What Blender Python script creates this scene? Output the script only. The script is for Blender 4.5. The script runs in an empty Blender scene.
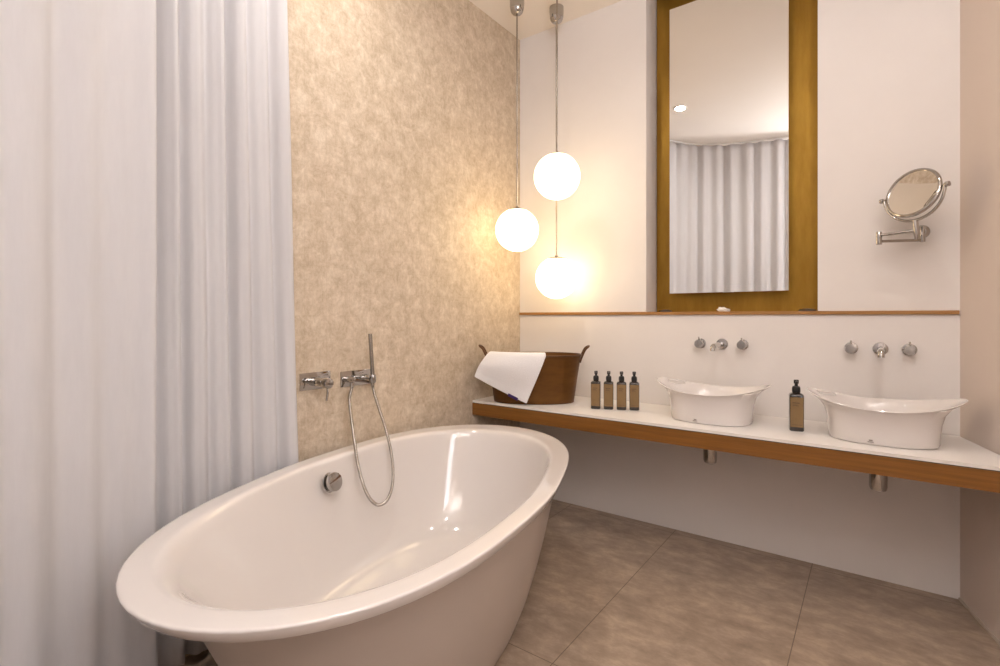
import bpy, bmesh, math, random
from mathutils import Vector, Matrix
PI = math.pi
rnd = random.Random(7)
sc = bpy.context.scene
C = sc.collection

# ---------------------------------------------------------------- camera, world, exposure, large lights
CAM = Vector((1.787, -2.641, 1.1))
YAW = math.atan(373 / 507)
cd = bpy.data.cameras.new('camera')
cam = bpy.data.objects.new('camera', cd)
C.objects.link(cam)
cam.location = CAM
cam.rotation_euler = (PI / 2, 0, YAW)
cd.lens = 507 / 1000 * 36
cd.sensor_width = 36
cd.shift_y = -0.017
cd.clip_start = 0.02
sc.camera = cam
sc.view_settings.view_transform = 'Standard'
sc.view_settings.look = 'None'
sc.view_settings.gamma = 1
sc.view_settings.use_curve_mapping = False
sc.view_settings.exposure = 0.08

w = bpy.data.worlds.new('world')
sc.world = w
w.use_nodes = True
w.node_tree.nodes['Background'].inputs[0].default_value = (0.75, 0.85, 1.0, 1)
w.node_tree.nodes['Background'].inputs[1].default_value = 0.6

CEIL = 2.833


def area(name, loc, target, size, power, col, sy=None, spread=PI):
    l = bpy.data.lights.new(name, 'AREA')
    l.energy = power
    l.color = col
    l.spread = spread
    if sy:
        l.shape = 'RECTANGLE'; l.size = size; l.size_y = sy
    else:
        l.shape = 'DISK'; l.size = size
    o = bpy.data.objects.new(name, l)
    C.objects.link(o)
    o.location = loc
    o.rotation_euler = (Vector(target) - Vector(loc)).to_track_quat('-Z', 'Y').to_euler()
    return o


DOWN = [(0.495, -1.49), (1.90, -1.05), (1.85, -1.95)]  # first shows in the tall mirror; the other two are added, out of view
DPOW = [7, 4, 3]
DCOL = [(1.0, 0.94, 0.88)] * 3
for i, (x, y) in enumerate(DOWN):
    area('downlight_lamp', (x, y, CEIL - 0.012), (x, y, 0), 0.075, DPOW[i], DCOL[i], spread=2.8)
# added tall window in the right wall, out of view: its glowing pane gives cool light
WS0, WS1, WZ0, WZ1 = 2.20, 2.72, 0.95, 2.62        # distance along the right wall from the corner, heights
RX = 2.059                 # right end of the back wall
RDIR = Vector((0.247, -0.969, 0))
RN = Vector((-0.969, -0.247, 0))                    # right wall's normal, into the room
# added uplighter, unseen behind the camera, bounces fill light off the ceiling
UP = (2.40, -3.20, 1.95)
area('added_uplighter_lamp', UP, (UP[0] - .15, UP[1] + .35, CEIL), 0.24, 66, (0.97, 0.97, 1.0), spread=2.7)


# ---------------------------------------------------------------- materials
def mat(name, col, rough=0.5, metal=0.0, **kw):
    m = bpy.data.materials.new(name)
    m.use_nodes = True
    b = m.node_tree.nodes['Principled BSDF']
    b.inputs['Base Color'].default_value = (*col, 1)
    b.inputs['Roughness'].default_value = rough
    b.inputs['Metallic'].default_value = metal
    for k, v in kw.items():
        b.inputs[k.replace('_', ' ')].default_value = v
    return m


def noise_mat(name, c1, c2, scale, rough=0.5, metal=0.0, stretch=(1, 1, 1), bump=0.0, detail=6, lo=0.3, hi=0.7, bscale=None, **kw):
    m = mat(name, c1, rough, metal, **kw)
    nt = m.node_tree
    b = nt.nodes['Principled BSDF']
    tc = nt.nodes.new('ShaderNodeTexCoord')
    mp = nt.nodes.new('ShaderNodeMapping')
    mp.inputs['Scale'].default_value = stretch
    n = nt.nodes.new('ShaderNodeTexNoise')
    n.inputs['Scale'].default_value = scale
    n.inputs['Detail'].default_value = detail
    n.inputs['Roughness'].default_value = 0.65
    r = nt.nodes.new('ShaderNodeValToRGB')
    r.color_ramp.elements[0].position = lo
    r.color_ramp.elements[1].position = hi
    r.color_ramp.elements[0].color = (*c1, 1)
    r.color_ramp.elements[1].color = (*c2, 1)
    nt.links.new(tc.outputs['Object'], mp.inputs[0])
    nt.links.new(mp.outputs[0], n.inputs[0])
    nt.links.new(n.outputs[0], r.inputs[0])
    nt.links.new(r.outputs[0], b.inputs['Base Color'])
    if bump:
        bp = nt.nodes.new('ShaderNodeBump')
        bp.inputs['Strength'].default_value = bump
        bp.inputs['Distance'].default_value = 0.003
        if bscale:
            n2 = nt.nodes.new('ShaderNodeTexNoise')
            n2.inputs['Scale'].default_value = bscale
            nt.links.new(tc.outputs['Object'], n2.inputs[0])
            nt.links.new(n2.outputs[0], bp.inputs['Height'])
        else:
            nt.links.new(n.outputs[0], bp.inputs['Height'])
        nt.links.new(bp.outputs[0], b.inputs['Normal'])
    return m


def emit(name, col, s):
    m = bpy.data.materials.new(name)
    m.use_nodes = True
    b = m.node_tree.nodes['Principled BSDF']
    b.inputs['Base Color'].default_value = (0.9, 0.88, 0.84, 1)
    b.inputs['Emission Color'].default_value = (*col, 1)
    b.inputs['Emission Strength'].default_value = s
    b.inputs['Roughness'].default_value = 0.25
    return m


M_white = noise_mat('white_plaster', (0.765, 0.72, 0.695), (0.795, 0.75, 0.725), 3, 0.75, bump=0.05, bscale=120)
M_ceil = noise_mat('ceiling_paint', (0.86, 0.79, 0.72), (0.88, 0.81, 0.74), 2, 0.85)
M_right = noise_mat('warm_beige_plaster', (0.70, 0.595, 0.525), (0.73, 0.625, 0.555), 2, 0.75)
M_brass = noise_mat('aged_brass', (0.27, 0.14, 0.016), (0.41, 0.235, 0.036), 4, 0.42, 0.75, stretch=(3, 3, 0.7), bump=0.06)
M_wood = noise_mat('oiled_oak', (0.185, 0.070, 0.010), (0.27, 0.110, 0.018), 9, 0.45, stretch=(0.5, 6, 14), bump=0.08)
M_trim = noise_mat('oak_trim', (0.30, 0.14, 0.035), (0.40, 0.20, 0.06), 9, 0.45, stretch=(0.5, 6, 14))
M_ply = noise_mat('white_solid_surface', (0.83, 0.79, 0.755), (0.85, 0.81, 0.775), 4, 0.28)
M_cer = noise_mat('white_ceramic', (0.72, 0.675, 0.655), (0.75, 0.705, 0.685), 3, 0.12, Coat_Weight=0.4)
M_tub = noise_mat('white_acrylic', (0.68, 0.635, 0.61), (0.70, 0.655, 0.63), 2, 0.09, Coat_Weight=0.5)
M_tubshell = noise_mat('shaded_satin_acrylic', (0.45, 0.38, 0.33), (0.48, 0.41, 0.36), 2, 0.32)  # tub's white darkened to tan: the shell's shade is put into the colour
M_chrome = noise_mat('chrome', (0.46, 0.445, 0.43), (0.50, 0.485, 0.47), 3, 0.07, 1.0)
M_hose = noise_mat('metal_hose', (0.36, 0.33, 0.30), (0.52, 0.49, 0.46), 40, 0.25, 1.0)
M_nickel = noise_mat('satin_nickel', (0.34, 0.31, 0.28), (0.42, 0.39, 0.35), 10, 0.25, 1.0)
M_mirror = noise_mat('mirror_glass', (0.87, 0.87, 0.86), (0.88, 0.88, 0.87), 1, 0.003, 1.0)
M_bronze = noise_mat('bronze_basket_metal', (0.10, 0.040, 0.006), (0.17, 0.072, 0.012), 6, 0.42, 0.55, stretch=(1, 1, 3))
M_darkbronze = noise_mat('dark_bronze', (0.09, 0.045, 0.025), (0.14, 0.07, 0.035), 8, 0.45, 0.6)
M_bottle = noise_mat('dark_amber_glass', (0.012, 0.006, 0.004), (0.02, 0.009, 0.005), 5, 0.1, Coat_Weight=0.6)
M_label = noise_mat('brown_label_paper', (0.20, 0.12, 0.045), (0.235, 0.145, 0.06), 30, 0.6)
M_print = noise_mat('dark_print', (0.07, 0.04, 0.02), (0.09, 0.05, 0.025), 30, 0.6)
M_pump = noise_mat('black_pump_plastic', (0.010, 0.010, 0.011), (0.016, 0.016, 0.017), 12, 0.28)
M_towel = noise_mat('white_terry', (0.84, 0.82, 0.83), (0.88, 0.86, 0.87), 300, 0.95, bump=0.9, detail=2)
M_tag = noise_mat('violet_tag', (0.05, 0.025, 0.13), (0.07, 0.035, 0.17), 30, 0.8)
M_tissue = noise_mat('tissue', (0.85, 0.8, 0.76), (0.9, 0.86, 0.82), 40, 0.9)
M_dark = noise_mat('shadow_gap_black', (0.01, 0.008, 0.006), (0.015, 0.012, 0.01), 10, 0.8)
M_seal = noise_mat('pale_sealant', (0.50, 0.42, 0.35), (0.55, 0.46, 0.38), 8, 0.6)
M_globe = emit('opal_globe_glass', (1.0, 0.76, 0.44), 4.3)
M_down = emit('downlight_lens', (1.0, 0.86, 0.68), 12)
M_pane = emit('added_lit_pane', (0.93, 0.95, 1.0), 7.0)  # glowing pane of the added window, lights the room from out of view
M_frame = noise_mat('white_window_paint', (0.75, 0.72, 0.70), (0.78, 0.75, 0.73), 5, 0.4)
M_logo = noise_mat('grey_print', (0.25, 0.22, 0.2), (0.3, 0.26, 0.24), 30, 0.5)


def curtain_mat():
    m = noise_mat('white_sheer_curtain', (0.69, 0.675, 0.69), (0.73, 0.715, 0.73), 60, 0.9, stretch=(1, 1, 0.15), bump=0.15)
    nt = m.node_tree
    b = nt.nodes['Principled BSDF']
    out = nt.nodes['Material Output']
    t = nt.nodes.new('ShaderNodeBsdfTranslucent')
    t.inputs[0].default_value = (0.80, 0.78, 0.79, 1)
    mx = nt.nodes.new('ShaderNodeMixShader')
    mx.inputs[0].default_value = 0.25
    nt.links.new(b.outputs[0], mx.inputs[1])
    nt.links.new(t.outputs[0], mx.inputs[2])
    nt.links.new(mx.outputs[0], out.inputs[0])
    return m


M_curtain = curtain_mat()


def stone_wall_mat():
    """mottled beige stone-effect wall covering with a very faint grid"""
    m = mat('mottled_beige_stone', (0.6, 0.47, 0.33), 0.55)
    nt = m.node_tree
    N = nt.nodes; L = nt.links
    b = N['Principled BSDF']
    tc = N.new('ShaderNodeTexCoord')

    def noise(scale, detail, rough, dist=0.0, st=(1, 1, 1)):
        mp = N.new('ShaderNodeMapping'); mp.inputs['Scale'].default_value = st
        n = N.new('ShaderNodeTexNoise')
        n.inputs['Scale'].default_value = scale; n.inputs['Detail'].default_value = detail
        n.inputs['Roughness'].default_value = rough; n.inputs['Distortion'].default_value = dist
        L.new(tc.outputs['Object'], mp.inputs[0]); L.new(mp.outputs[0], n.inputs[0])
        return n
    n1 = noise(15, 10, 0.82, 0.3)
    r1 = N.new('ShaderNodeValToRGB')
    e = r1.color_ramp.elements
    e[0].position = 0.30; e[0].color = (0.44, 0.34, 0.24, 1)
    e[1].position = 0.72; e[1].color = (0.84, 0.75, 0.64, 1)
    x = e.new(0.50); x.color = (0.62, 0.51, 0.39, 1)
    L.new(n1.outputs[0], r1.inputs[0])
    n2 = noise(3, 3, 0.5)
    r2 = N.new('ShaderNodeValToRGB')
    r2.color_ramp.elements[0].position = 0.3; r2.color_ramp.elements[0].color = (0.90, 0.89, 0.87, 1)
    r2.color_ramp.elements[1].position = 0.7; r2.color_ramp.elements[1].color = (1, 1, 1, 1)
    L.new(n2.outputs[0], r2.inputs[0])
    mx = N.new('ShaderNodeMix'); mx.data_type = 'RGBA'; mx.blend_type = 'MULTIPLY'
    mx.inputs[0].default_value = 1
    L.new(r1.outputs[0], mx.inputs[6]); L.new(r2.outputs[0], mx.inputs[7])
    n3 = noise(70, 4, 0.7, 0.5, (1, 1, 0.5))
    r3 = N.new('ShaderNodeValToRGB')
    r3.color_ramp.elements[0].position = 0.35; r3.color_ramp.elements[0].color = (0.88, 0.87, 0.85, 1)
    r3.color_ramp.elements[1].position = 0.6; r3.color_ramp.elements[1].color = (1, 1, 1, 1)
    L.new(n3.outputs[0], r3.inputs[0])
    mx2 = N.new('ShaderNodeMix'); mx2.data_type = 'RGBA'; mx2.blend_type = 'MULTIPLY'
    mx2.inputs[0].default_value = 1
    L.new(mx.outputs[2], mx2.inputs[6]); L.new(r3.outputs[0], mx2.inputs[7])
    # faint grid of seams, 10 cm
    sep = N.new('ShaderNodeSeparateXYZ'); L.new(tc.outputs['Object'], sep.inputs[0])
    g = []
    for ax in ('Y', 'Z'):
        a = N.new('ShaderNodeMath'); a.operation = 'PINGPONG'; a.inputs[1].default_value = 0.05
        L.new(sep.outputs[ax], a.inputs[0])
        c = N.new('ShaderNodeMath'); c.operation = 'LESS_THAN'; c.inputs[1].default_value = 0.0011
        L.new(a.outputs[0], c.inputs[0]); g.append(c)
    mxx = N.new('ShaderNodeMath'); mxx.operation = 'MAXIMUM'
    L.new(g[0].outputs[0], mxx.inputs[0]); L.new(g[1].outputs[0], mxx.inputs[1])
    sc_ = N.new('ShaderNodeMath'); sc_.operation = 'MULTIPLY'; sc_.inputs[1].default_value = 0.16
    L.new(mxx.outputs[0], sc_.inputs[0])
    mx3 = N.new('ShaderNodeMix'); mx3.data_type = 'RGBA'
    L.new(sc_.outputs[0], mx3.inputs[0]); L.new(mx2.outputs[2], mx3.inputs[6])
    mx3.inputs[7].default_value = (0.34, 0.24, 0.14, 1)
    L.new(mx3.outputs[2], b.inputs['Base Color'])
    bp = N.new('ShaderNodeBump'); bp.inputs['Strength'].default_value = 0.15; bp.inputs['Distance'].default_value = 0.002
    L.new(n1.outputs[0], bp.inputs['Height']); L.new(bp.outputs[0], b.inputs['Normal'])
    return m


def floor_mat():
    m = mat('taupe_stone_tile', (0.2, 0.15, 0.12), 0.42)
    nt = m.node_tree
    N = nt.nodes; L = nt.links
    b = N['Principled BSDF']
    tc = N.new('ShaderNodeTexCoord')

    def noise(scale, detail, rough, st, dist=0.0):
        mp = N.new('ShaderNodeMapping'); mp.inputs['Scale'].default_value = st
        n = N.new('ShaderNodeTexNoise')
        n.inputs['Scale'].default_value = scale; n.inputs['Detail'].default_value = detail
        n.inputs['Roughness'].default_value = rough; n.inputs['Distortion'].default_value = dist
        L.new(tc.outputs['Object'], mp.inputs[0]); L.new(mp.outputs[0], n.inputs[0])
        return n
    n1 = noise(9, 10, 0.74, (0.9, 1.5, 1), 0.2)
    r1 = N.new('ShaderNodeValToRGB')
    e = r1.color_ramp.elements
    e[0].position = 0.30; e[0].color = (0.27, 0.20, 0.15, 1)
    e[1].position = 0.70; e[1].color = (0.56, 0.43, 0.325, 1)
    x = e.new(0.5); x.color = (0.39, 0.295, 0.22, 1)
    L.new(n1.outputs[0], r1.inputs[0])
    n2 = noise(3, 4, 0.6, (1, 1, 1))
    r2 = N.new('ShaderNodeValToRGB')
    r2.color_ramp.elements[0].position = 0.3; r2.color_ramp.elements[0].color = (0.80, 0.80, 0.82, 1)
    r2.color_ramp.elements[1].position = 0.7; r2.color_ramp.elements[1].color = (1, 1, 1, 1)
    L.new(n2.outputs[0], r2.inputs[0])
    mx = N.new('ShaderNodeMix'); mx.data_type = 'RGBA'; mx.blend_type = 'MULTIPLY'; mx.inputs[0].default_value = 1
    L.new(r1.outputs[0], mx.inputs[6]); L.new(r2.outputs[0], mx.inputs[7])
    sep = N.new('ShaderNodeSeparateXYZ'); L.new(tc.outputs['Object'], sep.inputs[0])
    g = []
    for ax, off, per in (('X', 0.230, 0.6), ('Y', 0.05, 1.2)):
        ad = N.new('ShaderNodeMath'); ad.operation = 'ADD'; ad.inputs[1].default_value = off
        L.new(sep.outputs[ax], ad.inputs[0])
        a = N.new('ShaderNodeMath'); a.operation = 'PINGPONG'; a.inputs[1].default_value = per / 2
        L.new(ad.outputs[0], a.inputs[0])
        c = N.new('ShaderNodeMath'); c.operation = 'LESS_THAN'; c.inputs[1].default_value = 0.0016
        L.new(a.outputs[0], c.inputs[0]); g.append(c)
    mxx = N.new('ShaderNodeMath'); mxx.operation = 'MAXIMUM'
    L.new(g[0].outputs[0], mxx.inputs[0]); L.new(g[1].outputs[0], mxx.inputs[1])
    mx3 = N.new('ShaderNodeMix'); mx3.data_type = 'RGBA'
    L.new(mxx.outputs[0], mx3.inputs[0]); L.new(mx.outputs[2], mx3.inputs[6])
    mx3.inputs[7].default_value = (0.16, 0.115, 0.085, 1)
    L.new(mx3.outputs[2], b.inputs['Base Color'])
    bp = N.new('ShaderNodeBump'); bp.inputs['Strength'].default_value = 0.12; bp.inputs['Distance'].default_value = 0.002
    L.new(n1.outputs[0], bp.inputs['Height']); L.new(bp.outputs[0], b.inputs['Normal'])
    return m


M_stone = stone_wall_mat()
M_floor = floor_mat()


# ---------------------------------------------------------------- mesh helpers
def bm_box(bm, lo, hi, bevel=0.0, seg=2):
    r = bmesh.ops.create_cube(bm, size=1.0)
    v = r['verts']
    lo = Vector(lo); hi = Vector(hi)
    for p in v:
        p.co = Vector([(lo[i] + hi[i]) / 2 + p.co[i] * (hi[i] - lo[i]) for i in range(3)])
    if bevel:
        e = list({e for p in v for e in p.link_edges})
        bmesh.ops.bevel(bm, geom=e, offset=bevel, segments=seg, affect='EDGES', profile=0.5)


def bm_lathe(bm, prof, seg=32, axis=Vector((0, 0, 1)), org=Vector((0, 0, 0))):
    """prof: list of (radius, height) along axis"""
    axis = Vector(axis).normalized()
    q = Vector((0, 0, 1)).rotation_difference(axis).to_matrix()
    rings = []
    for (r, h) in prof:
        if r < 1e-6:
            rings.append([bm.verts.new(Vector(org) + q @ Vector((0, 0, h)))])
        else:
            rings.append([bm.verts.new(Vector(org) + q @ Vector((r * math.cos(2 * PI * i / seg), r * math.sin(2 * PI * i / seg), h))) for i in range(seg)])
    for a, b in zip(rings, rings[1:]):
        for i in range(seg):
            j = (i + 1) % seg
            if len(a) == 1 and len(b) == 1:
                continue
            if len(a) == 1:
                bm.faces.new((a[0], b[i], b[j]))
            elif len(b) == 1:
                bm.faces.new((a[i], a[j], b[0]))
            else:
                bm.faces.new((a[i], a[j], b[j], b[i]))
    if len(rings[0]) > 1:
        bm.faces.new(list(reversed(rings[0])))
    if len(rings[-1]) > 1:
        bm.faces.new(rings[-1])


def bm_cyl(bm, a, b, r, seg=24, bevel=0.0):
    a = Vector(a); b = Vector(b)
    h = (b - a).length
    bv = bevel
    if bv:
        prof = [(r - bv, 0), (r - bv * .3, bv * .3), (r, bv), (r, h - bv), (r - bv * .3, h - bv * .3), (r - bv, h)]
    else:
        prof = [(r, 0), (r, h)]
    bm_lathe(bm, prof, seg, b - a, a)


def catmull(pts, n=10, closed=False):
    P = [Vector(p) for p in pts]
    out = []
    m = len(P)
    rng = range(m if closed else m - 1)
    for i in rng:
        if closed:
            p0, p1, p2, p3 = P[(i - 1) % m], P[i], P[(i + 1) % m], P[(i + 2) % m]
        else:
            p0, p1, p2, p3 = P[max(i - 1, 0)], P[i], P[i + 1], P[min(i + 2, m - 1)]
        for k in range(n):
            t = k / n
            out.append(0.5 * ((2 * p1) + (-p0 + p2) * t + (2 * p0 - 5 * p1 + 4 * p2 - p3) * t * t + (-p0 + 3 * p1 - 3 * p2 + p3) * t ** 3))
    if not closed:
        out.append(P[-1])
    return out


def bm_tube(bm, pts, r, seg=12, cap=True):
    P = [Vector(p) for p in pts]
    rings = []
    up = None
    for i, p in enumerate(P):
        t = (P[min(i + 1, len(P) - 1)] - P[max(i - 1, 0)]).normalized()
        if up is None:
            up = t.orthogonal().normalized()
        up = (up - t * up.dot(t)).normalized()
        s = t.cross(up)
        rr = r[i] if isinstance(r, (list, tuple)) else r
        rings.append([bm.verts.new(p + rr * (math.cos(2 * PI * k / seg) * up + math.sin(2 * PI * k / seg) * s)) for k in range(seg)])
    for a, b in zip(rings, rings[1:]):
        for k in range(seg):
            bm.faces.new((a[k], a[(k + 1) % seg], b[(k + 1) % seg], b[k]))
    if cap:
        bm.faces.new(list(reversed(rings[0]))); bm.faces.new(rings[-1])


def bm_rings(bm, rings, cap0=True, cap1=True):
    R = [[bm.verts.new(p) for p in r] for r in rings]
    n = len(R[0])
    for a, b in zip(R, R[1:]):
        for k in range(n):
            bm.faces.new((a[k], a[(k + 1) % n], b[(k + 1) % n], b[k]))
    if cap0:
        bm.faces.new(list(reversed(R[0])))
    if cap1:
        bm.faces.new(R[-1])
    return R


def obj(name, bm, m, parent=None, smooth=35, mods=None):
    bmesh.ops.recalc_face_normals(bm, faces=bm.faces[:])
    me = bpy.data.meshes.new(name)
    bm.to_mesh(me); bm.free()
    me.materials.append(m)
    if smooth:
        for p in me.polygons:
            p.use_smooth = True
        me.set_sharp_from_angle(angle=math.radians(smooth))
    o = bpy.data.objects.new(name, me)
    C.objects.link(o)
    if parent:
        o.parent = parent
    return o


def thing(name, label, cat, loc=(0, 0, 0), rotz=0, group=None):
    o = bpy.data.objects.new(name, None)
    o.empty_display_size = 0.05
    C.objects.link(o)
    o.location = loc
    o.rotation_euler = (0, 0, rotz)
    o['label'] = label; o['category'] = cat
    if group:
        o['group'] = group
    return o


def tag(o, label, cat, group=None):
    o['label'] = label; o['category'] = cat
    if group:
        o['group'] = group
    return o


def struct(name, bm, m, parent=None, smooth=0):
    o = obj(name, bm, m, parent, smooth=smooth)
    if not parent:
        o['kind'] = 'structure'
    return o


def dup(root, loc, rotz=0, label=None, group=None):
    r = root.copy(); C.objects.link(r)
    r.location = loc; r.rotation_euler = (0, 0, rotz)
    if label:
        r['label'] = label
    if group:
        r['group'] = group
    for ch in list(root.children):
        c = ch.copy(); C.objects.link(c); c.parent = r
        for g in ch.children:
            d = g.copy(); C.objects.link(d); d.parent = c
    return r


def B():
    return bmesh.new()


# ---------------------------------------------------------------- room shell
REND = -4.3
RXE = RX + (-REND) * 0.247 / 0.969


def prism(bm, poly, z0, z1):
    a = [bm.verts.new((x, y, z0)) for x, y in poly]
    b = [bm.verts.new((x, y, z1)) for x, y in poly]
    n = len(poly)
    for i in range(n):
        bm.faces.new((a[i], a[(i + 1) % n], b[(i + 1) % n], b[i]))
    bm.faces.new(list(reversed(a))); bm.faces.new(b)


room_poly = [(-0.1, 0.35), (RX + 0.15, 0.35), (RX + 0.15, 0), (RXE + 0.15, REND), (RXE + 0.15, REND - 0.1), (-0.1, REND - 0.1)]
bm = B(); prism(bm, room_poly, -0.1, 0.0); struct('floor', bm, M_floor)
ceil_poly = [(-0.1, 0), (RX + 0.15, 0)] + room_poly[3:]
bm = B(); prism(bm, ceil_poly, CEIL, CEIL + 0.1); struct('ceiling', bm, M_ceil)
bm = B(); bm_box(bm, (-0.1, REND, 0), (0, 0.3, CEIL)); struct('wall_left', bm, M_stone)
def rw(s, d=0.0):
    """plan point s metres along the right wall, d metres behind its face"""
    p = Vector((RX, 0, 0)) + RDIR * s - RN * d
    return (p.x, p.y)


def rw_box(bm, s0, s1, d0, d1, z0, z1):
    prism(bm, [rw(s0, d0), rw(s0, d1), rw(s1, d1), rw(s1, d0)], z0, z1)


bm = B()
prism(bm, [(RX, 0), (RX, 0.3), (RX + .15, 0.3), rw(WS0, .14), rw(WS0)], 0, CEIL)
SE = -REND / 0.969
rw_box(bm, WS1, SE, 0, .14, 0, CEIL)
rw_box(bm, WS0, WS1, 0, .14, 0, WZ0)
rw_box(bm, WS0, WS1, 0, .14, WZ1, CEIL)
struct('wall_right', bm, M_right)

NX0, NX1, NZ0, NZ1, ND = 0.812, 1.590, 1.122, 3.05, 0.185
bm = B()
bm_box(bm, (0, 0, 0), (NX0, 0.3, 3.15))
bm_box(bm, (NX1, 0, 0), (RX, 0.3, 3.15))
bm_box(bm, (NX0, 0, 0), (NX1, 0.3, NZ0 - 0.016))
bm_box(bm, (NX0, 0, NZ1), (NX1, 0.3, 3.15))
bm_box(bm, (NX0, -.1, CEIL + .101), (NX1, 0, 3.15))
bm_box(bm, (NX0, ND, NZ0 - 0.016), (NX1, 0.3, NZ1))
struct('wall_back', bm, M_white)
bm = B(); bm_box(bm, (0, REND - 0.1, 0), (RXE + .14, REND, CEIL)); struct('wall_rear', bm, M_white)
win = thing('added_window_1', '', 'window', (*rw(WS0, .05), WZ0))  # added window, never in view, there for its light
del win['label']; del win['category']; win['kind'] = 'structure'
bm = B()
for s0, s1, z0, z1 in ((WS0, WS0 + .04, WZ0, WZ1), (WS1 - .04, WS1, WZ0, WZ1), (WS0 + .04, WS1 - .04, WZ0, WZ0 + .04), (WS0 + .04, WS1 - .04, WZ1 - .04, WZ1)):
    rw_box(bm, s0, s1, .03, .08, z0, z1)
wo = obj('added_window_frame', bm, M_frame, win); wo.location = -win.location
bm = B(); rw_box(bm, WS0 + .04, WS1 - .04, .05, .06, WZ0 + .04, WZ1 - .04); wo = obj('added_window_pane', bm, M_pane, win, smooth=0); wo.location = -win.location

# wooden ledge line on the back wall; it runs on as the niche sill
bm = B()
bm_box(bm, (0.0, -0.010, 1.106), (RX - 0.002, 0.0, 1.122), 0.0015, 1)
bm_box(bm, (NX0 + .001, -0.002, 1.1065), (NX1 - .001, ND, 1.1215))
struct('trim_1', bm, M_trim)
# sealant line where the right wall meets the floor
bm = B()
n = Vector((-0.969, -0.247, 0))
a = Vector((RX, 0, 0)); b = a + RDIR * 4.2
prism(bm, [(a.x, a.y), (a.x + n.x * .006, a.y - 0.004), (b.x + n.x * .006, b.y + n.y * .006), (b.x, b.y)], 0, 0.008)
struct('baseboard_right', bm, M_seal)

# added floor uplighter, an unseen stand for the ceiling-bounce fill
t = thing('added_uplighter', 'added standing uplighter lamp, out of view, bouncing fill light off the ceiling', 'added fill lamp', (UP[0], UP[1], 0))
bm = B(); bm_lathe(bm, [(.14, 0), (.142, .006), (.135, .016), (.03, .024), (.014, .034), (.012, .05)], 40); obj('base', bm, M_nickel, t)
bm = B(); bm_cyl(bm, (0, 0, .03), (0, 0, UP[2] - .10), .010, 16); obj('pole', bm, M_nickel, t)
bm = B(); bm_lathe(bm, [(.014, UP[2] - .11), (.05, UP[2] - .10), (.10, UP[2] - .065), (.135, UP[2] - .015), (.14, UP[2]), (.134, UP[2] - .002), (.126, UP[2] - .02), (.09, UP[2] - .05), (0, UP[2] - .06)], 40); obj('bowl', bm, M_nickel, t, smooth=60)

# recessed downlights; all but the bathtub one are added for fill light
for i, (x, y) in enumerate(DOWN):
    lab = ['round recessed ceiling downlight above the bathtub', 'added round recessed downlight above the washbasins, out of view',
           'added round recessed downlight over the middle of the floor, out of view'][i]
    t = thing('downlight', lab, 'ceiling light', (x, y, CEIL), group='recessed ceiling downlights')
    bm = B(); bm_lathe(bm, [(0.040, -0.001), (0.048, -0.006), (0.052, -0.004), (0.053, 0.0)], 32)
    bm.faces.ensure_lookup_table()
    obj('trim_ring', bm, M_frame, t)
    bm = B(); bm_lathe(bm, [(0.034, -0.009), (0.036, -0.006)], 28); obj('lens', bm, M_down, t)

# ---------------------------------------------------------------- bathtub
ANG = math.radians(-75)
TC = Vector((0.5446, -1.4513, 0))


def tub_out(th, s=1.0):
    r = 1.006 * (0.6315 + 0.1896 * math.cos(2 * th) + 0.0312 * math.cos(4 * th) + 0.0009 * math.cos(6 * th))
    return (s * r * math.cos(th), s * 1.008 * r * math.sin(th))


NT = 128
tub = thing('bathtub', 'large white oval freestanding bathtub beside the beige wall', 'bathtub', TC, ANG)


def ring_o(s, z, sx=None):
    out = []
    for i in range(NT):
        x, y = tub_out(2 * PI * i / NT, 1)
        out.append(Vector((x * (sx if sx else s), y * s, z)))
    return out


IC = (0.022, 0.0)
def ring_i(s, z, off=0.0, sx=None):
    """inner ring: scaled about the inner centre"""
    out = []
    for i in range(NT):
        x, y = tub_out(2 * PI * i / NT, 1)
        out.append(Vector((IC[0] + off + x * 0.912 * (sx if sx else s), IC[1] + y * 0.892 * s, z)))
    return out


shell = [(.60, 0.0, .585), (.615, .004, .60), (.64, .02, .61), (.70, .07, .635), (.76, .14, .67), (.81, .22, .715), (.855, .31, .765), (.895, .41, .82), (.925, .49, .86), (.935, .515, .875), (.935, .529, .88)]
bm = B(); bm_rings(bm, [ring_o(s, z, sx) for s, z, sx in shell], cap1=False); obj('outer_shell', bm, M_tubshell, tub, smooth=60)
rings = [ring_o(.93, .526, .88), ring_o(.970, .526), ring_o(.980, .528), ring_o(.987, .532), ring_o(.998, .546), ring_o(1.005, .5555), ring_o(1.0055, .5580), ring_o(1.0040, .5600), ring_o(1.0010, .5611), ring_o(.996, .5613), ring_o(.980, .5613), ring_o(.965, .561)]
rings += [ring_i(1.02, .5605), ring_i(1.0, .5600), ring_i(.986, .5580), ring_i(.975, .553), ring_i(.966, .543, -0.005, sx=.96), ring_i(.953, .515, -0.012, sx=.937), ring_i(.93, .46, -0.023, sx=.9), ring_i(.895, .39, -0.031, sx=.855), ring_i(.85, .31, -0.039, sx=.8), ring_i(.8, .24, -0.042, sx=.745), ring_i(.745, .185, -0.042, sx=.69), ring_i(.69, .152, -0.046, sx=.63), ring_i(.63, .134, -0.046, sx=.57), ring_i(.5, .126, sx=.42), ring_i(.3, .122), ring_i(.1, .12)]
bm = B(); bm_rings(bm, rings, cap0=False)
from mathutils.bvhtree import BVHTree
TUB_BVH = BVHTree.FromBMesh(bm)
obj('basin_and_rim', bm, M_tub, tub, smooth=60)
TUB_M = Matrix.Translation(TC) @ Matrix.Rotation(ANG, 4, 'Z')


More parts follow.
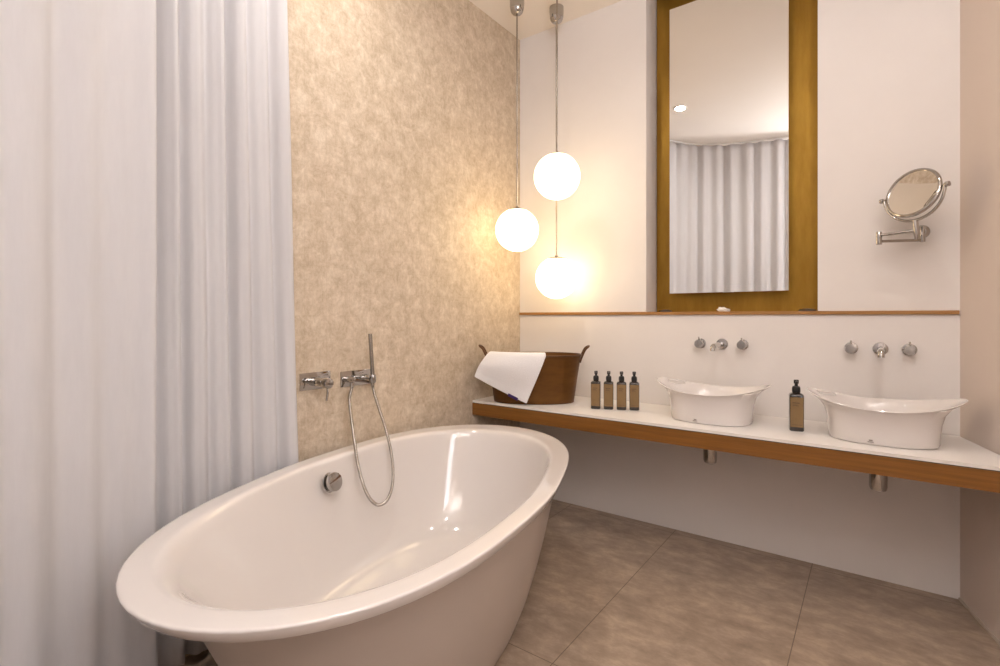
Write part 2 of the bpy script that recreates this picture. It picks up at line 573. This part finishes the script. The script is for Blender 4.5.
def on_tub(p, gap):
    """keep a point in the open: if the tub's wall lies nearer than p on the way to it, rest p against that wall"""
    inv = TUB_M.inverted(); o = inv @ CAM; d = (inv @ p) - o
    hit = TUB_BVH.ray_cast(o, d.normalized())
    if hit[0] is not None and hit[3] < d.length + gap:
        return TUB_M @ (o + d.normalized() * (hit[3] - gap))
    return p

# overflow knob, on the wall-side inner face
OVF = (-0.045, -0.378, 0.484)
kn = Vector((0.05, 0.98, 0.26)).normalized()
bm = B()
bm_lathe(bm, [(.034, 0), (.036, .003), (.034, .006), (.022, .008), (.022, .014), (.032, .016), (.034, .020), (.034, .031), (.032, .034), (.0, .036)], 32, kn, OVF)
ok = obj('overflow_knob', bm, M_chrome, tub); ok['label'] = 'chrome round overflow knob'
bm = B(); bm_lathe(bm, [(.030, .0), (.030, .004), (.026, .006), (0, .007)], 28, (0, 0, 1), (0.03, 0, .121)); ok = obj('drain_cover', bm, M_chrome, tub)

# ---------------------------------------------------------------- shower fittings on the left wall
mx = thing('bath_mixer', 'chrome wall mixer with lever pin on square plate beside the curtain', 'tap', (0, -1.45, 0.843))
bm = B(); bm_box(bm, (0, -.072, -.034), (.006, .065, .034), .002); obj('wall_plate', bm, M_chrome, mx)
bm = B(); bm_cyl(bm, (.004, -.02, 0), (.085, -.02, 0), .017, 28, .002); bm_cyl(bm, (.085, -.02, 0), (.120, -.02, -.001), .020, 28, .004); obj('mixer_body', bm, M_chrome, mx)
bm = B(); bm_tube(bm, catmull([(.105, -.02, -.018), (.108, -.021, -.04), (.109, -.026, -.066)], 6), .004, 10); obj('lever', bm, M_chrome, mx)

hs = thing('hand_shower', 'chrome hand shower wand with looped metal hose on wall holder', 'shower', (0, -1.25, 0.835))
bm = B(); bm_box(bm, (0, -.086, -.033), (.006, .070, .033), .002); obj('wall_plate', bm, M_chrome, hs)
bm = B(); bm_cyl(bm, (.004, -.060, 0), (.060, -.060, 0), .012, 24, .002); bm_cyl(bm, (.046, -.060, .0), (.046, -.060, -.030), .009, 20, .001); obj('water_outlet', bm, M_chrome, hs)
bm = B(); bm_cyl(bm, (.004, .022, 0), (.070, .022, 0), .012, 24, .002)
bm_cyl(bm, (.076, .022, -.018), (.076, .022, .018), .015, 24, .003); obj('wand_holder', bm, M_chrome, hs)
bm = B()
bm_tube(bm, catmull([(.076, .022, -.03), (.076, .022, .02), (.074, .018, .09), (.071, .013, .190)], 8), [.0085] * 8 + [.0085] * 8 + [.0085] * 9, 16)
obj('wand', bm, M_nickel, hs)


def px(x, y, X):
    """point on the plane x = X seen at photo pixel (x, y): used to read the hose's hanging curve off the photo"""
    F = Vector((-math.sin(YAW), math.cos(YAW), 0)); R = Vector((math.cos(YAW), math.sin(YAW), 0))
    r = F + (x - 500) / 507 * R + Vector((0, 0, (316 - y) / 507))
    return CAM + r * ((X - CAM.x) / r.x)


hp = [(348.5, 388, .046), (349.5, 400, .050), (351.5, 420, .075), (354.5, 442, .115), (358, 465, .155), (364, 487, .190), (371, 500, .205), (379, 505, .21), (387, 500, .205), (392, 487, .190), (393, 470, .165), (391, 452, .14), (386, 430, .115), (379.5, 410, .092), (374.5, 394, .078), (372, 383, .076)]
hv = [on_tub(px(*p), .014) - Vector((0, -1.25, .835)) for p in hp]
print('HOSE', [tuple(round(c, 3) for c in v) for v in hv])
hv[0] = Vector((.046, -.060, -.028)); hv[-1] = Vector((.076, .022, -.028))
hpts = catmull(hv, 40)
rad = [.0062 + .0009 * math.sin(i * 1.6) for i in range(len(hpts))]
bm = B(); bm_tube(bm, hpts, rad, 12); obj('hose', bm, M_hose, hs, smooth=80)

# ---------------------------------------------------------------- curtains
def curtain(name, label, path, folds, amp, z0, z1, ph=0.0, hem=True, seed=1, flare=0.25, irr=0.35, pull=0.0, ramp=1.0):
    """path: plan control points; the cloth waves around it, folds loosen towards the hem"""
    r = random.Random(seed)
    P = catmull([(x, y, 0) for x, y in path], 40)
    L = [0]
    for a, b in zip(P, P[1:]):
        L.append(L[-1] + (b - a).length)
    tot = L[-1]
    nu = int(tot / 0.006)
    pts = []
    j = 0
    for i in range(nu + 1):
        s = tot * i / nu
        while j < len(P) - 2 and L[j + 1] < s:
            j += 1
        f = (s - L[j]) / max(1e-6, L[j + 1] - L[j])
        p = P[j].lerp(P[j + 1], min(1, f))
        t = (P[j + 1] - P[j]).normalized()
        pts.append((s, p, Vector((-t.y, t.x, 0))))
    ks = [(r.uniform(.35, .7), r.uniform(0, 6.3)), (r.uniform(1.7, 2.4), r.uniform(0, 6.3)), (r.uniform(.15, .3), r.uniform(0, 6.3))]
    nz = 40
    bm = B()
    grid = []
    for k in range(nz + 1):
        v = k / nz
        z = z1 + (z0 - z1) * v
        row = []
        for s, p, nn in pts:
            u = s / tot
            warp = irr * (math.sin(2 * PI * folds * u * ks[2][0] + ks[2][1]) + .25 * math.sin(2.3 * v + 9 * u + seed))
            a = 2 * PI * folds * u + ph + warp * 1.6
            am = amp * (.75 + .35 * math.sin(2 * PI * folds * ks[0][0] * u + ks[0][1]))
            am *= ramp + (1 - ramp) * min(1, u * 2.5)
            d = am * (math.sin(a) + .18 * math.sin(2 * a + .8)) * (1 - flare * v * .6)
            d += amp * .22 * math.sin(a * ks[1][0] + ks[1][1] + v) * v
            d += .004 * math.sin(11 * v + 17 * u + seed) * v
            pl = -pull * (1 - v) * (1 - u)
            row.append(bm.verts.new((p.x + nn.x * d, p.y + nn.y * d + pl, z)))
        grid.append(row)
    for a, b in zip(grid, grid[1:]):
        for i in range(nu):
            bm.faces.new((a[i], a[i + 1], b[i + 1], b[i]))
    t = thing(name, label, 'curtain', (path[0][0], path[0][1], z0))
    o = obj('cloth', bm, M_curtain, t, smooth=180)
    o.location = (-path[0][0], -path[0][1], -z0)
    so = o.modifiers.new('thick', 'SOLIDIFY'); so.thickness = 0.0022; so.offset = 0
    return t


curtain('shower_curtain', 'white pleated curtain gathered against the beige wall behind the bathtub',
        [(0.045, -1.550), (0.05, -1.66), (0.055, -1.80), (0.06, -1.98), (0.075, -2.13)], 7.0, 0.021, 0.03, CEIL - .02, seed=4, irr=.5, pull=.07, flare=.1)
curtain('shower_curtain', 'long white curtain hanging nearest at the left and curving round into the tall mirror',
        [(0.165, -2.070), (0.18, -2.15), (0.205, -2.245), (0.32, -2.44), (0.484, -2.573), (0.686, -2.678), (1.095, -2.790), (1.35, -2.83), (1.55, -2.84)], 13, 0.022, 0.03, CEIL - .02, ph=.7, seed=9, irr=.25, ramp=.4)
for t in [o for o in C.objects if o.name.startswith('shower_curtain')]:
    t['group'] = 'white curtains around the bathing area'
tr = catmull([(0.045, -1.46, CEIL - .009), (0.055, -1.80, CEIL - .009), (0.12, -2.03, CEIL - .009), (0.205, -2.245, CEIL - .009), (0.32, -2.44, CEIL - .009), (0.484, -2.573, CEIL - .009), (0.686, -2.678, CEIL - .009), (1.095, -2.79, CEIL - .009), (1.60, -2.84, CEIL - .009)], 12)
bm = B(); bm_tube(bm, tr, .008, 8)
tag(obj('curtain_track', bm, M_frame), 'slim curved white curtain track fixed to the ceiling', 'curtain track')

# ---------------------------------------------------------------- vanity counter
CT = 0.6345
CF = -0.471
t = thing('vanity_counter', 'long white counter with thick oak front edge carrying both washbasins', 'counter', (0, 0, CT - .08))
def cpoly(dy0, front, over=0.0):
    xr = RX + (-front) * 0.247 / 0.969 - .002
    return [(0.001, -0.001), (0.001, front), (xr, front), (RX - .002, -0.001)]
bm = B(); prism(bm, cpoly(0, CF), .068, .080); obj('white_top', bm, M_ply, t, smooth=0)
bm = B(); prism(bm, cpoly(0, CF + .005), .0645, .068); ok = obj('shadow_gap', bm, M_dark, t, smooth=0)
bm = B(); prism(bm, cpoly(0, CF), .0, .0645); ok = obj('wood_base', bm, M_wood, t, smooth=0); ok['label'] = 'oiled oak front edge'

# ---------------------------------------------------------------- washbasins
def superell(a, b, th, n=2.3):
    c, s = math.cos(th), math.sin(th)
    return (a * math.copysign(abs(c) ** (2 / n), c), b * math.copysign(abs(s) ** (2 / n), s))


def make_basin(label, loc):
    t = thing('washbasin', label, 'washbasin', loc, group='white vessel washbasins on the counter')
    NS = 112
    def rim(a, b, z, lift, n=2.1, pw=2.2):
        out = []
        for i in range(NS):
            x, y = superell(a, b, 2 * PI * i / NS, n)
            u = abs(x) / .24
            out.append(Vector((x, y, z + lift * u ** pw)))
        return out
    rings = [rim(.156, .124, 0.0, 0, 2.5), rim(.165, .133, .002, 0, 2.5), rim(.168, .136, .008, 0, 2.5), rim(.170, .141, .040, 0, 2.4), rim(.174, .147, .075, .004, 2.3), rim(.184, .153, .102, .020, 2.2),
             rim(.202, .160, .118, .030), rim(.224, .166, .125, .036), rim(.238, .1695, .1275, .0395), rim(.2415, .171, .1300, .040), rim(.240, .1695, .1325, .040), rim(.236, .166, .1325, .040),
             rim(.224, .161, .131, .036), rim(.203, .154, .124, .031), rim(.178, .145, .107, .020), rim(.163, .138, .080, .006), rim(.155, .130, .05, 0), rim(.138, .112, .028, 0), rim(.10, .08, .018, 0), rim(.03, .03, .014, 0)]
    bm = B(); bm_rings(bm, rings)
    o = obj('bowl', bm, M_cer, t, smooth=70)
    # grip slots through the flared rim, one on the wall side of the left end, one on the room side of the right end
    for a in (149, 329):
        th = math.radians(a)
        cb = B()
        bm_box(cb, (-.046, -.010, -.06), (.046, .010, .06), .008, 4)
        c = obj('slot_cut', cb, M_cer)
        x, y = .212 * math.cos(th), .166 * math.sin(th)
        tang = math.atan2(.166 * math.cos(th), -.212 * math.sin(th))
        c.matrix_world = Matrix.Translation(Vector(loc) + Vector((x, y, .150))) @ Matrix.Rotation(tang, 4, 'Z')
        md = o.modifiers.new('slot', 'BOOLEAN'); md.operation = 'DIFFERENCE'; md.object = c; md.solver = 'EXACT'
    bpy.context.view_layer.update()
    dg = bpy.context.evaluated_depsgraph_get()
    me = bpy.data.meshes.new_from_object(o.evaluated_get(dg))
    o.modifiers.clear(); o.data = me
    me.set_sharp_from_angle(angle=math.radians(50))
    for c in [c for c in C.objects if c.name.startswith('slot_cut')]:
        bpy.data.objects.remove(c)
    bm = B(); bm_lathe(bm, [(.021, .0), (.022, .003), (.018, .005), (0, .006)], 24, (0, 0, 1), (0, 0, .0145)); obj('drain', bm, M_chrome, t)
    bm = B(); bm_box(bm, (-.104, -.1385, .011), (-.086, -.1345, .014)); bm_box(bm, (-.100, -.1385, .016), (-.089, -.1345, .0205))
    lg = obj('maker_mark', bm, M_logo, t, smooth=0); lg.location = (0.062, 0.0, 0)
    return t


b1 = make_basin('white boat-shaped washbasin in front of the tall mirror', (1.200, -.238, CT))
b2 = make_basin('white boat-shaped washbasin by the right wall under the shaving mirror', (1.813, -.245, CT))

# wall taps: two handles and a spout each
def make_taps(label, x):
    t = thing('basin_tap', label, 'tap', (x, 0, .963), group='chrome three-piece wall taps')
    for sx in (-.1, .094):
        bm = B()
        bm_lathe(bm, [(.024, 0), (.025, .002), (.0245, .006), (.014, .008), (.014, .018), (.0195, .021), (.0205, .026), (.0205, .045), (.0185, .049), (0, .050)], 32, (0, -1, 0), (sx, 0, 0))
        h = obj('handle', bm, M_chrome, t)
        bm = B(); bm_cyl(bm, (sx, -.036, .010), (sx, -.038, .034), .0035, 12, .001); obj('handle_pin', bm, M_chrome, h)
    bm = B()
    bm_lathe(bm, [(.026, 0), (.027, .002), (.026, .006), (.013, .009)], 32, (0, -1, 0), (0, 0, 0))
    obj('rosette', bm, M_chrome, t)
    bm = B()
    bm_tube(bm, catmull([(0, -.004, 0), (0, -.08, 0), (0, -.150, -.001), (0, -.174, -.004), (0, -.184, -.013), (0, -.186, -.024)], 8), .0115, 20)
    obj('spout', bm, M_chrome, t)
    return t


make_taps('chrome wall tap and two handles above the washbasin under the tall mirror', 1.193)
make_taps('chrome wall tap and two handles above the right-hand washbasin', 1.812)

# waste traps below the counter
def make_trap(label, x):
    t = thing('waste_trap', label, 'waste trap', (x, -.238, CT - .08), group='chrome waste traps under the counter')
    bm = B(); bm_cyl(bm, (0, 0, 0), (0, 0, -.032), .022, 28, .001); bm_cyl(bm, (0, 0, -.031), (0, 0, -.044), .031, 28, .002); obj('collar', bm, M_chrome, t)
    bm = B()
    bm_lathe(bm, [(.029, 0), (.029, .058), (.026, .070), (.016, .075), (0, .0755)], 32, (0, 0, -1), (0, 0, -.043))
    obj('bottle_trap', bm, M_chrome, t)
    bm = B(); bm_cyl(bm, (0, 0, -.075), (0, .22, -.075), .013, 20); bm_cyl(bm, (0, .22, -.075), (0, .2378, -.075), .028, 24, .002); obj('outlet_pipe', bm, M_chrome, t)
    return t


make_trap('chrome waste trap below the washbasin under the tall mirror', 1.195)
make_trap('chrome waste trap below the right-hand washbasin', 1.803)

# ---------------------------------------------------------------- pump bottles
def make_bottle(label, loc, rz, group):
    t = thing('pump_bottle', label, 'bottle', loc, rz, group)
    w = .0235
    bm = B()
    def sq(hw, r, z):
        out = []
        for cx, cy, a0 in ((1, 1, 0), (-1, 1, 90), (-1, -1, 180), (1, -1, 270)):
            for k in range(5):
                a = math.radians(a0 + 22.5 * k)
                out.append(Vector((cx * (hw - r) + r * math.cos(a), cy * (hw - r) + r * math.sin(a), z)))
        return out
    bm_rings(bm, [sq(w - .003, .005, 0), sq(w, .006, .003), sq(w, .006, .131), sq(w - .002, .006, .136), sq(w - .008, .008, .139), sq(.0125, .0124, .141), sq(.0125, .0124, .144)])
    obj('bottle_body', bm, M_bottle, t, smooth=50)
    bm = B(); bm_box(bm, (-w + .0025, -w - .0005, .016), (w - .0025, -w + .0004, .126)); lb = obj('label', bm, M_label, t, smooth=0)
    for z, x0, x1, h in ((.104, -.014, .009, .0028), (.0975, -.014, .002, .0013), (.0945, -.014, .006, .0013), (.024, -.016, .016, .001)):
        bm = B(); bm_box(bm, (x0, -w - .0009, z), (x1, -w - .0003, z + h)); obj('printed_line', bm, M_print, lb, smooth=0)
    bm = B(); bm_lathe(bm, [(.0135, .143), (.0140, .145), (.0140, .158), (.0120, .164), (.006, .167), (.0055, .176)], 24)
    obj('pump_collar', bm, M_pump, t)
    bm = B(); bm_lathe(bm, [(.0055, .174), (.0085, .175), (.0085, .186), (.0075, .189), (0, .1895)], 20)
    bm_tube(bm, [(0, 0, .183), (0, -.015, .183), (0, -.024, .1805)], [.0045, .004, .003], 10)
    obj('pump_head', bm, M_pump, t)
    return t


place = ['nearest the bronze basket', 'second from the bronze basket', 'third from the bronze basket', 'nearest the washbasin']
proto = None
for i, (x, y) in enumerate(((.662, -.295), (.7195, -.270), (.777, -.246), (.831, -.216))):
    rz = math.atan2(CAM.y - y, CAM.x - x) + PI / 2 + (-.12, -.06, .0, .05)[i]
    lab = 'dark square pump bottle in the row of four, ' + place[i]
    if proto is None:
        proto = make_bottle(lab, (x, y, CT), rz, 'row of four pump bottles')
    else:
        dup(proto, (x, y, CT), rz, lab)
r_ = dup(proto, (1.535, -.262, CT), math.atan2(CAM.y + .25, CAM.x - 1.543) + PI / 2 + .1, 'single dark pump bottle standing between the two washbasins')
del r_['group']
r_.scale = (1.09, 1.09, 1.09)

# ---------------------------------------------------------------- bronze basket with towel
BK = Vector((.294, -.300, CT))
BKR = .56
bk = thing('metal_basket', 'oval bronze metal tub with two handles on the counter corner', 'basket', BK, BKR)
def bring(a, b, z, n=2.2, NS=96):
    return [Vector((*superell(a, b, 2 * PI * i / NS, n), z)) for i in range(NS)]
bm = B()
bm_rings(bm, [bring(.212, .110, .0), bring(.217, .114, .002), bring(.221, .117, .03), bring(.237, .131, .14), bring(.252, .143, .235), bring(.257, .147, .256),
              bring(.253, .143, .256), bring(.248, .139, .235), bring(.233, .127, .14), bring(.217, .113, .03), bring(.20, .10, .006)])
obj('tub_body', bm, M_bronze, bk, smooth=60)
bm = B(); ring = bring(.256, .146, .256); bm_tube(bm, ring + [ring[0]], .0042, 8, cap=False); obj('rolled_rim', bm, M_darkbronze, bk, smooth=80)
for s in (-1, 1):
    bm = B()
    h = [(s * .248, -.032, .215), (s * .258, -.034, .245), (s * .276, -.036, .284), (s * .292, -.030, .299), (s * .298, 0, .303), (s * .292, .030, .299), (s * .276, .036, .284), (s * .258, .034, .245), (s * .248, .032, .215)]
    if s < 0:
        h = [(x, y, z) for x, y, z in h]
    bm_tube(bm, catmull(h, 6), .0050, 10); obj('handle', bm, M_darkbronze, bk, smooth=80)

# towel folded over the front rim
TOFF = 1


def towel():
    t = thing('towel', 'folded white towel draped over the front rim of the bronze basket', 'towel', BK, BKR)
    BL = Vector((-.314, -.095, .142)); BR = Vector((-.036, -.133, .010))
    nu, nv = 34, 36
    U0, U1 = math.radians(206), math.radians(282)       # where the cloth crosses the oval rim
    def rimp(u, grow, z):
        a = U0 + (U1 - U0) * u
        x, y = superell(.257 + grow, .147 + grow, a, 2.2)
        return Vector((x, y, z))
    def surf(u, v):
        # v: 0 inside end, .25 rim, 1 hanging end
        if v < .25:
            k = v / .25
            p = rimp(u, -.018, .185 + .065 * k) .lerp(rimp(u, -.006, .266), k * k)
        elif v < .32:
            k = (v - .25) / .07
            p = rimp(u, -.006, .266).lerp(rimp(u, .007, .258), k)
            p.z += .002 * math.sin(PI * k)
        else:
            k = (v - .32) / .68
            a = rimp(u, .007, .258); b = BL.lerp(BR, u)
            p = a.lerp(b, k)
            p.y -= .022 * math.sin(PI * min(1, k * 1.3)) * (1 - k)
            p.y -= .006 * math.sin(PI * u) * math.sin(PI * k)
            p.x -= .010 * math.sin(PI * k) * (1 - u)
        return p
    bm = B()
    g = [[bm.verts.new(surf(i / nu, j / nv)) for i in range(nu + 1)] for j in range(nv + 1)]
    for a, b in zip(g, g[1:]):
        for i in range(nu):
            bm.faces.new((a[i], a[i + 1], b[i + 1], b[i]))
    o = obj('towel_cloth', bm, M_towel, t, smooth=180)
    s = o.modifiers.new('thick', 'SOLIDIFY'); s.thickness = .012; s.offset = TOFF
    bv = o.modifiers.new('round', 'BEVEL'); bv.width = .0055; bv.segments = 3; bv.limit_method = 'ANGLE'
    # violet hem tag on the lower edge
    bm = B()
    a = surf(.66, 1.0); b = surf(.84, 1.0); up = (surf(.7, .9) - surf(.7, 1)).normalized()
    n = (b - a).cross(up).normalized()
    if n.y > 0:
        n = -n
    q = []
    for off in (-.004, .0165):
        q.append([bm.verts.new(a + n * off - up * .004), bm.verts.new(b + n * off - up * .004), bm.verts.new(b + n * off + up * .010), bm.verts.new(a + n * off + up * .010)])
    for k in range(4):
        bm.faces.new((q[0][k], q[0][(k + 1) % 4], q[1][(k + 1) % 4], q[1][k]))
    bm.faces.new(list(reversed(q[0]))); bm.faces.new(q[1])
    tg = obj('hem_tag', bm, M_tag, t, smooth=0); tg['label'] = 'violet hem tag'
    return t


towel()

# ---------------------------------------------------------------- pendant lamps
def pendant(label, x, y, z, cable_top=CEIL):
    t = thing('pendant_lamp', label, 'pendant lamp', (x, y, z), group='globe pendant lamps in the corner')
    R = .118
    bm = B()
    prof = [(0, -R)]
    for k in range(1, 28):
        a = -PI / 2 + PI * k / 28
        if R * math.sin(a) > R * .955:
            break
        prof.append((R * math.cos(a), R * math.sin(a)))
    prof.append((.03, R * .96)); prof.append((0, R * .96))
    bm_lathe(bm, prof, 48); ok = obj('glass_globe', bm, M_globe, t, smooth=60); ok['label'] = 'glowing opal glass globe'
    bm = B()
    cp = [(.052, R * .885), (.0535, R * .895), (.050, R * .925), (.030, R * .985), (.012, R * 1.01), (.007, R * 1.06), (.0045, R * 1.12)]
    bm_lathe(bm, cp, 32); obj('cap', bm, M_nickel, t)
    bm = B(); bm_cyl(bm, (0, 0, R * 1.05), (0, 0, cable_top - z - .04), .0042, 12); obj('rod', bm, M_nickel, t)
    bm = B()
    H = cable_top - z
    prof = [(.012, -.088), (.024, -.083), (.033, -.072), (.038, -.055), (.040, -.03), (.040, 0)]
    bm_lathe(bm, [(r, H + h) for r, h in prof], 32)
    obj('ceiling_cup', bm, M_chrome, t)
    return t


def at(px_, t):
    u = (px_ - 500) / 507
    F = Vector((-math.sin(YAW), math.cos(YAW), 0)); R = Vector((math.cos(YAW), math.sin(YAW), 0))
    return CAM + t * (F + u * R)


p = at(556.5, 2.85); pendant('lowest of the three glowing globe pendants, close to the white wall', p.x, p.y, 1.314)
p = at(557, 2.60); pendant('highest of the three glowing globe pendants', p.x, p.y, 1.815)
p = at(517, 2.77); pendant('middle-height glowing globe pendant hanging before the beige wall', p.x, p.y, 1.570)

# ---------------------------------------------------------------- tall mirror on brass plate in the niche
mr = thing('wall_mirror', 'tall mirror standing proud of a wide aged brass plate in the niche', 'mirror', (1.2, .15, NZ0))
bm = B()
PX0, PX1 = NX0 + .006 - 1.2, NX1 - .006 - 1.2
H = NZ1 - NZ0 - .01
def arch(x0, x1):
    pts = []
    n = 10
    for k in range(n + 1):
        a = PI * k / n
        pts.append(((x0 + x1) / 2 - (x1 - x0) / 2 * math.cos(a), .012 * math.sin(a) ** .7 if 0 < k < n else 0.0))
    return pts
outline = [(PX0, .001)] + [(x, z + .001) for x, z in arch(PX0 + .010, PX0 + .085)] + [(x, z + .001) for x, z in arch(PX1 - .085, PX1 - .010)] + [(PX1, .001), (PX1, H), (PX0, H)]
a = [bm.verts.new((x, 0, z)) for x, z in outline]; b = [bm.verts.new((x, .02, z)) for x, z in outline]
for i in range(len(a)):
    j = (i + 1) % len(a)
    bm.faces.new((a[i], a[j], b[j], b[i]))
bm.faces.new(a); bm.faces.new(list(reversed(b)))
obj('brass_plate', bm, M_brass, mr, smooth=0)
MX0, MX1, MZ0, MZ1, MY = .912, 1.469, 1.2185, 2.735, .075
bm = B(); bm_box(bm, (MX0 - 1.2 + .02, MY - .15 + .012, MZ0 - NZ0 + .02), (MX1 - 1.2 - .02, .001, MZ1 - NZ0 - .02)); obj('mirror_backing', bm, M_darkbronze, mr, smooth=0)
bm = B(); bm_box(bm, (MX0 - 1.2, MY - .15, MZ0 - NZ0), (MX1 - 1.2, MY - .15 + .012, MZ1 - NZ0), .0015, 1); obj('mirror_glass', bm, M_mirror, mr, smooth=0)

# small crumpled tissue on the sill
bm = B()
bmesh.ops.create_icosphere(bm, subdivisions=3, radius=1)
for v in bm.verts:
    k = 1 + .22 * math.sin(9 * v.co.x + 4 * v.co.y) * math.cos(7 * v.co.z + 3 * v.co.x)
    v.co = Vector((v.co.x * .030 * k, v.co.y * .018 * k, max(0, (v.co.z + .55) * .0135 * k * (1 - .35 * v.co.x))))
ti = obj('tissue', bm, M_tissue, smooth=60)
ti.location = (1.185, .062, NZ0)
tag(ti, 'small crumpled white tissue on the sill beneath the tall mirror', 'tissue')

# ---------------------------------------------------------------- shaving mirror
sm = thing('shaving_mirror', 'round chrome shaving mirror on a folding wall arm at the right', 'mirror', (1.944, 0, 1.437))
O = Vector((1.944, 0, 1.437))
def rel(*p):
    return Vector(p) - O
post = rel(1.923, -.160, 1.410)
lj = rel(1.806, -.115, 1.410)
bm = B(); bm_lathe(bm, [(.026, 0), (.027, .003), (.025, .008), (.018, .012), (.014, .015), (.013, .03)], 32, (0, -1, 0), (0, 0, 0)); obj('wall_rosette', bm, M_chrome, sm)
bm = B()
wj = Vector((0.0, -.045, -.010))
bm_cyl(bm, (0, -.028, -.004), (0, -.045, -.006), .012, 20)
bm_cyl(bm, wj + Vector((0, 0, -.035)), wj + Vector((0, 0, .025)), .0095, 20, .001); obj('wall_hinge', bm, M_chrome, sm)
bm = B(); bm_cyl(bm, wj + Vector((0, 0, -.028)), lj + Vector((0, 0, -.012)), .0055, 14); obj('arm', bm, M_nickel, sm)
bm = B(); bm_cyl(bm, lj + Vector((0, 0, .012)), post + Vector((0, 0, .014)), .0055, 14); obj('arm', bm, M_nickel, sm)
bm = B(); bm_cyl(bm, lj + Vector((0, 0, -.026)), lj + Vector((0, 0, .026)), .0105, 20, .0015); obj('elbow_hinge', bm, M_chrome, sm)
mc = rel(1.909, -.165, 1.566)
ya, ro = math.radians(34), math.radians(4)      # the yoke is turned towards the room and slightly rolled
pa = Vector((math.cos(ya) * math.cos(ro), -math.sin(ya) * math.cos(ro), math.sin(ro)))
dn = pa.cross(Vector((math.sin(ya), math.cos(ya), 0))).normalized()
if dn.z > 0:
    dn = -dn
YR = .104
bm = B()
bm_cyl(bm, post + Vector((0, 0, -.020)), mc + dn * YR, .0095, 20, .001); obj('post', bm, M_chrome, sm)
bm = B()
arc = [mc + pa * (YR * math.cos(a)) + dn * (YR * math.sin(a)) for a in [PI * k / 40 for k in range(41)]]
bm_tube(bm, arc, .0052, 12); obj('yoke', bm, M_chrome, sm, smooth=80)
for s in (-1, 1):
    bm = B(); bm_cyl(bm, mc + pa * s * .090, mc + pa * s * .114, .005, 14); bm_cyl(bm, mc + pa * s * .106, mc + pa * s * .119, .0095, 18, .002); obj('pivot_knob', bm, M_chrome, sm)
toc = Vector((-.56, -.83, .26)).normalized()
nrm = (toc - pa * toc.dot(pa)).normalized()
bm = B()
bm_lathe(bm, [(.088, -.008), (.095, -.006), (.097, 0), (.095, .006), (.089, .008), (.0865, .0075), (.0865, -.0075)], 64, nrm, mc); obj('bezel', bm, M_chrome, sm, smooth=60)
bm = B()
bm_lathe(bm, [(.0865, -.007), (.0865, .0035)] + [(.0865 * k / 10, .0035 - .004 * (1 - (k / 10) ** 2)) for k in range(9, 0, -1)] + [(0, -.0005)], 64, nrm, mc); obj('mirror_glass', bm, M_mirror, sm, smooth=40)
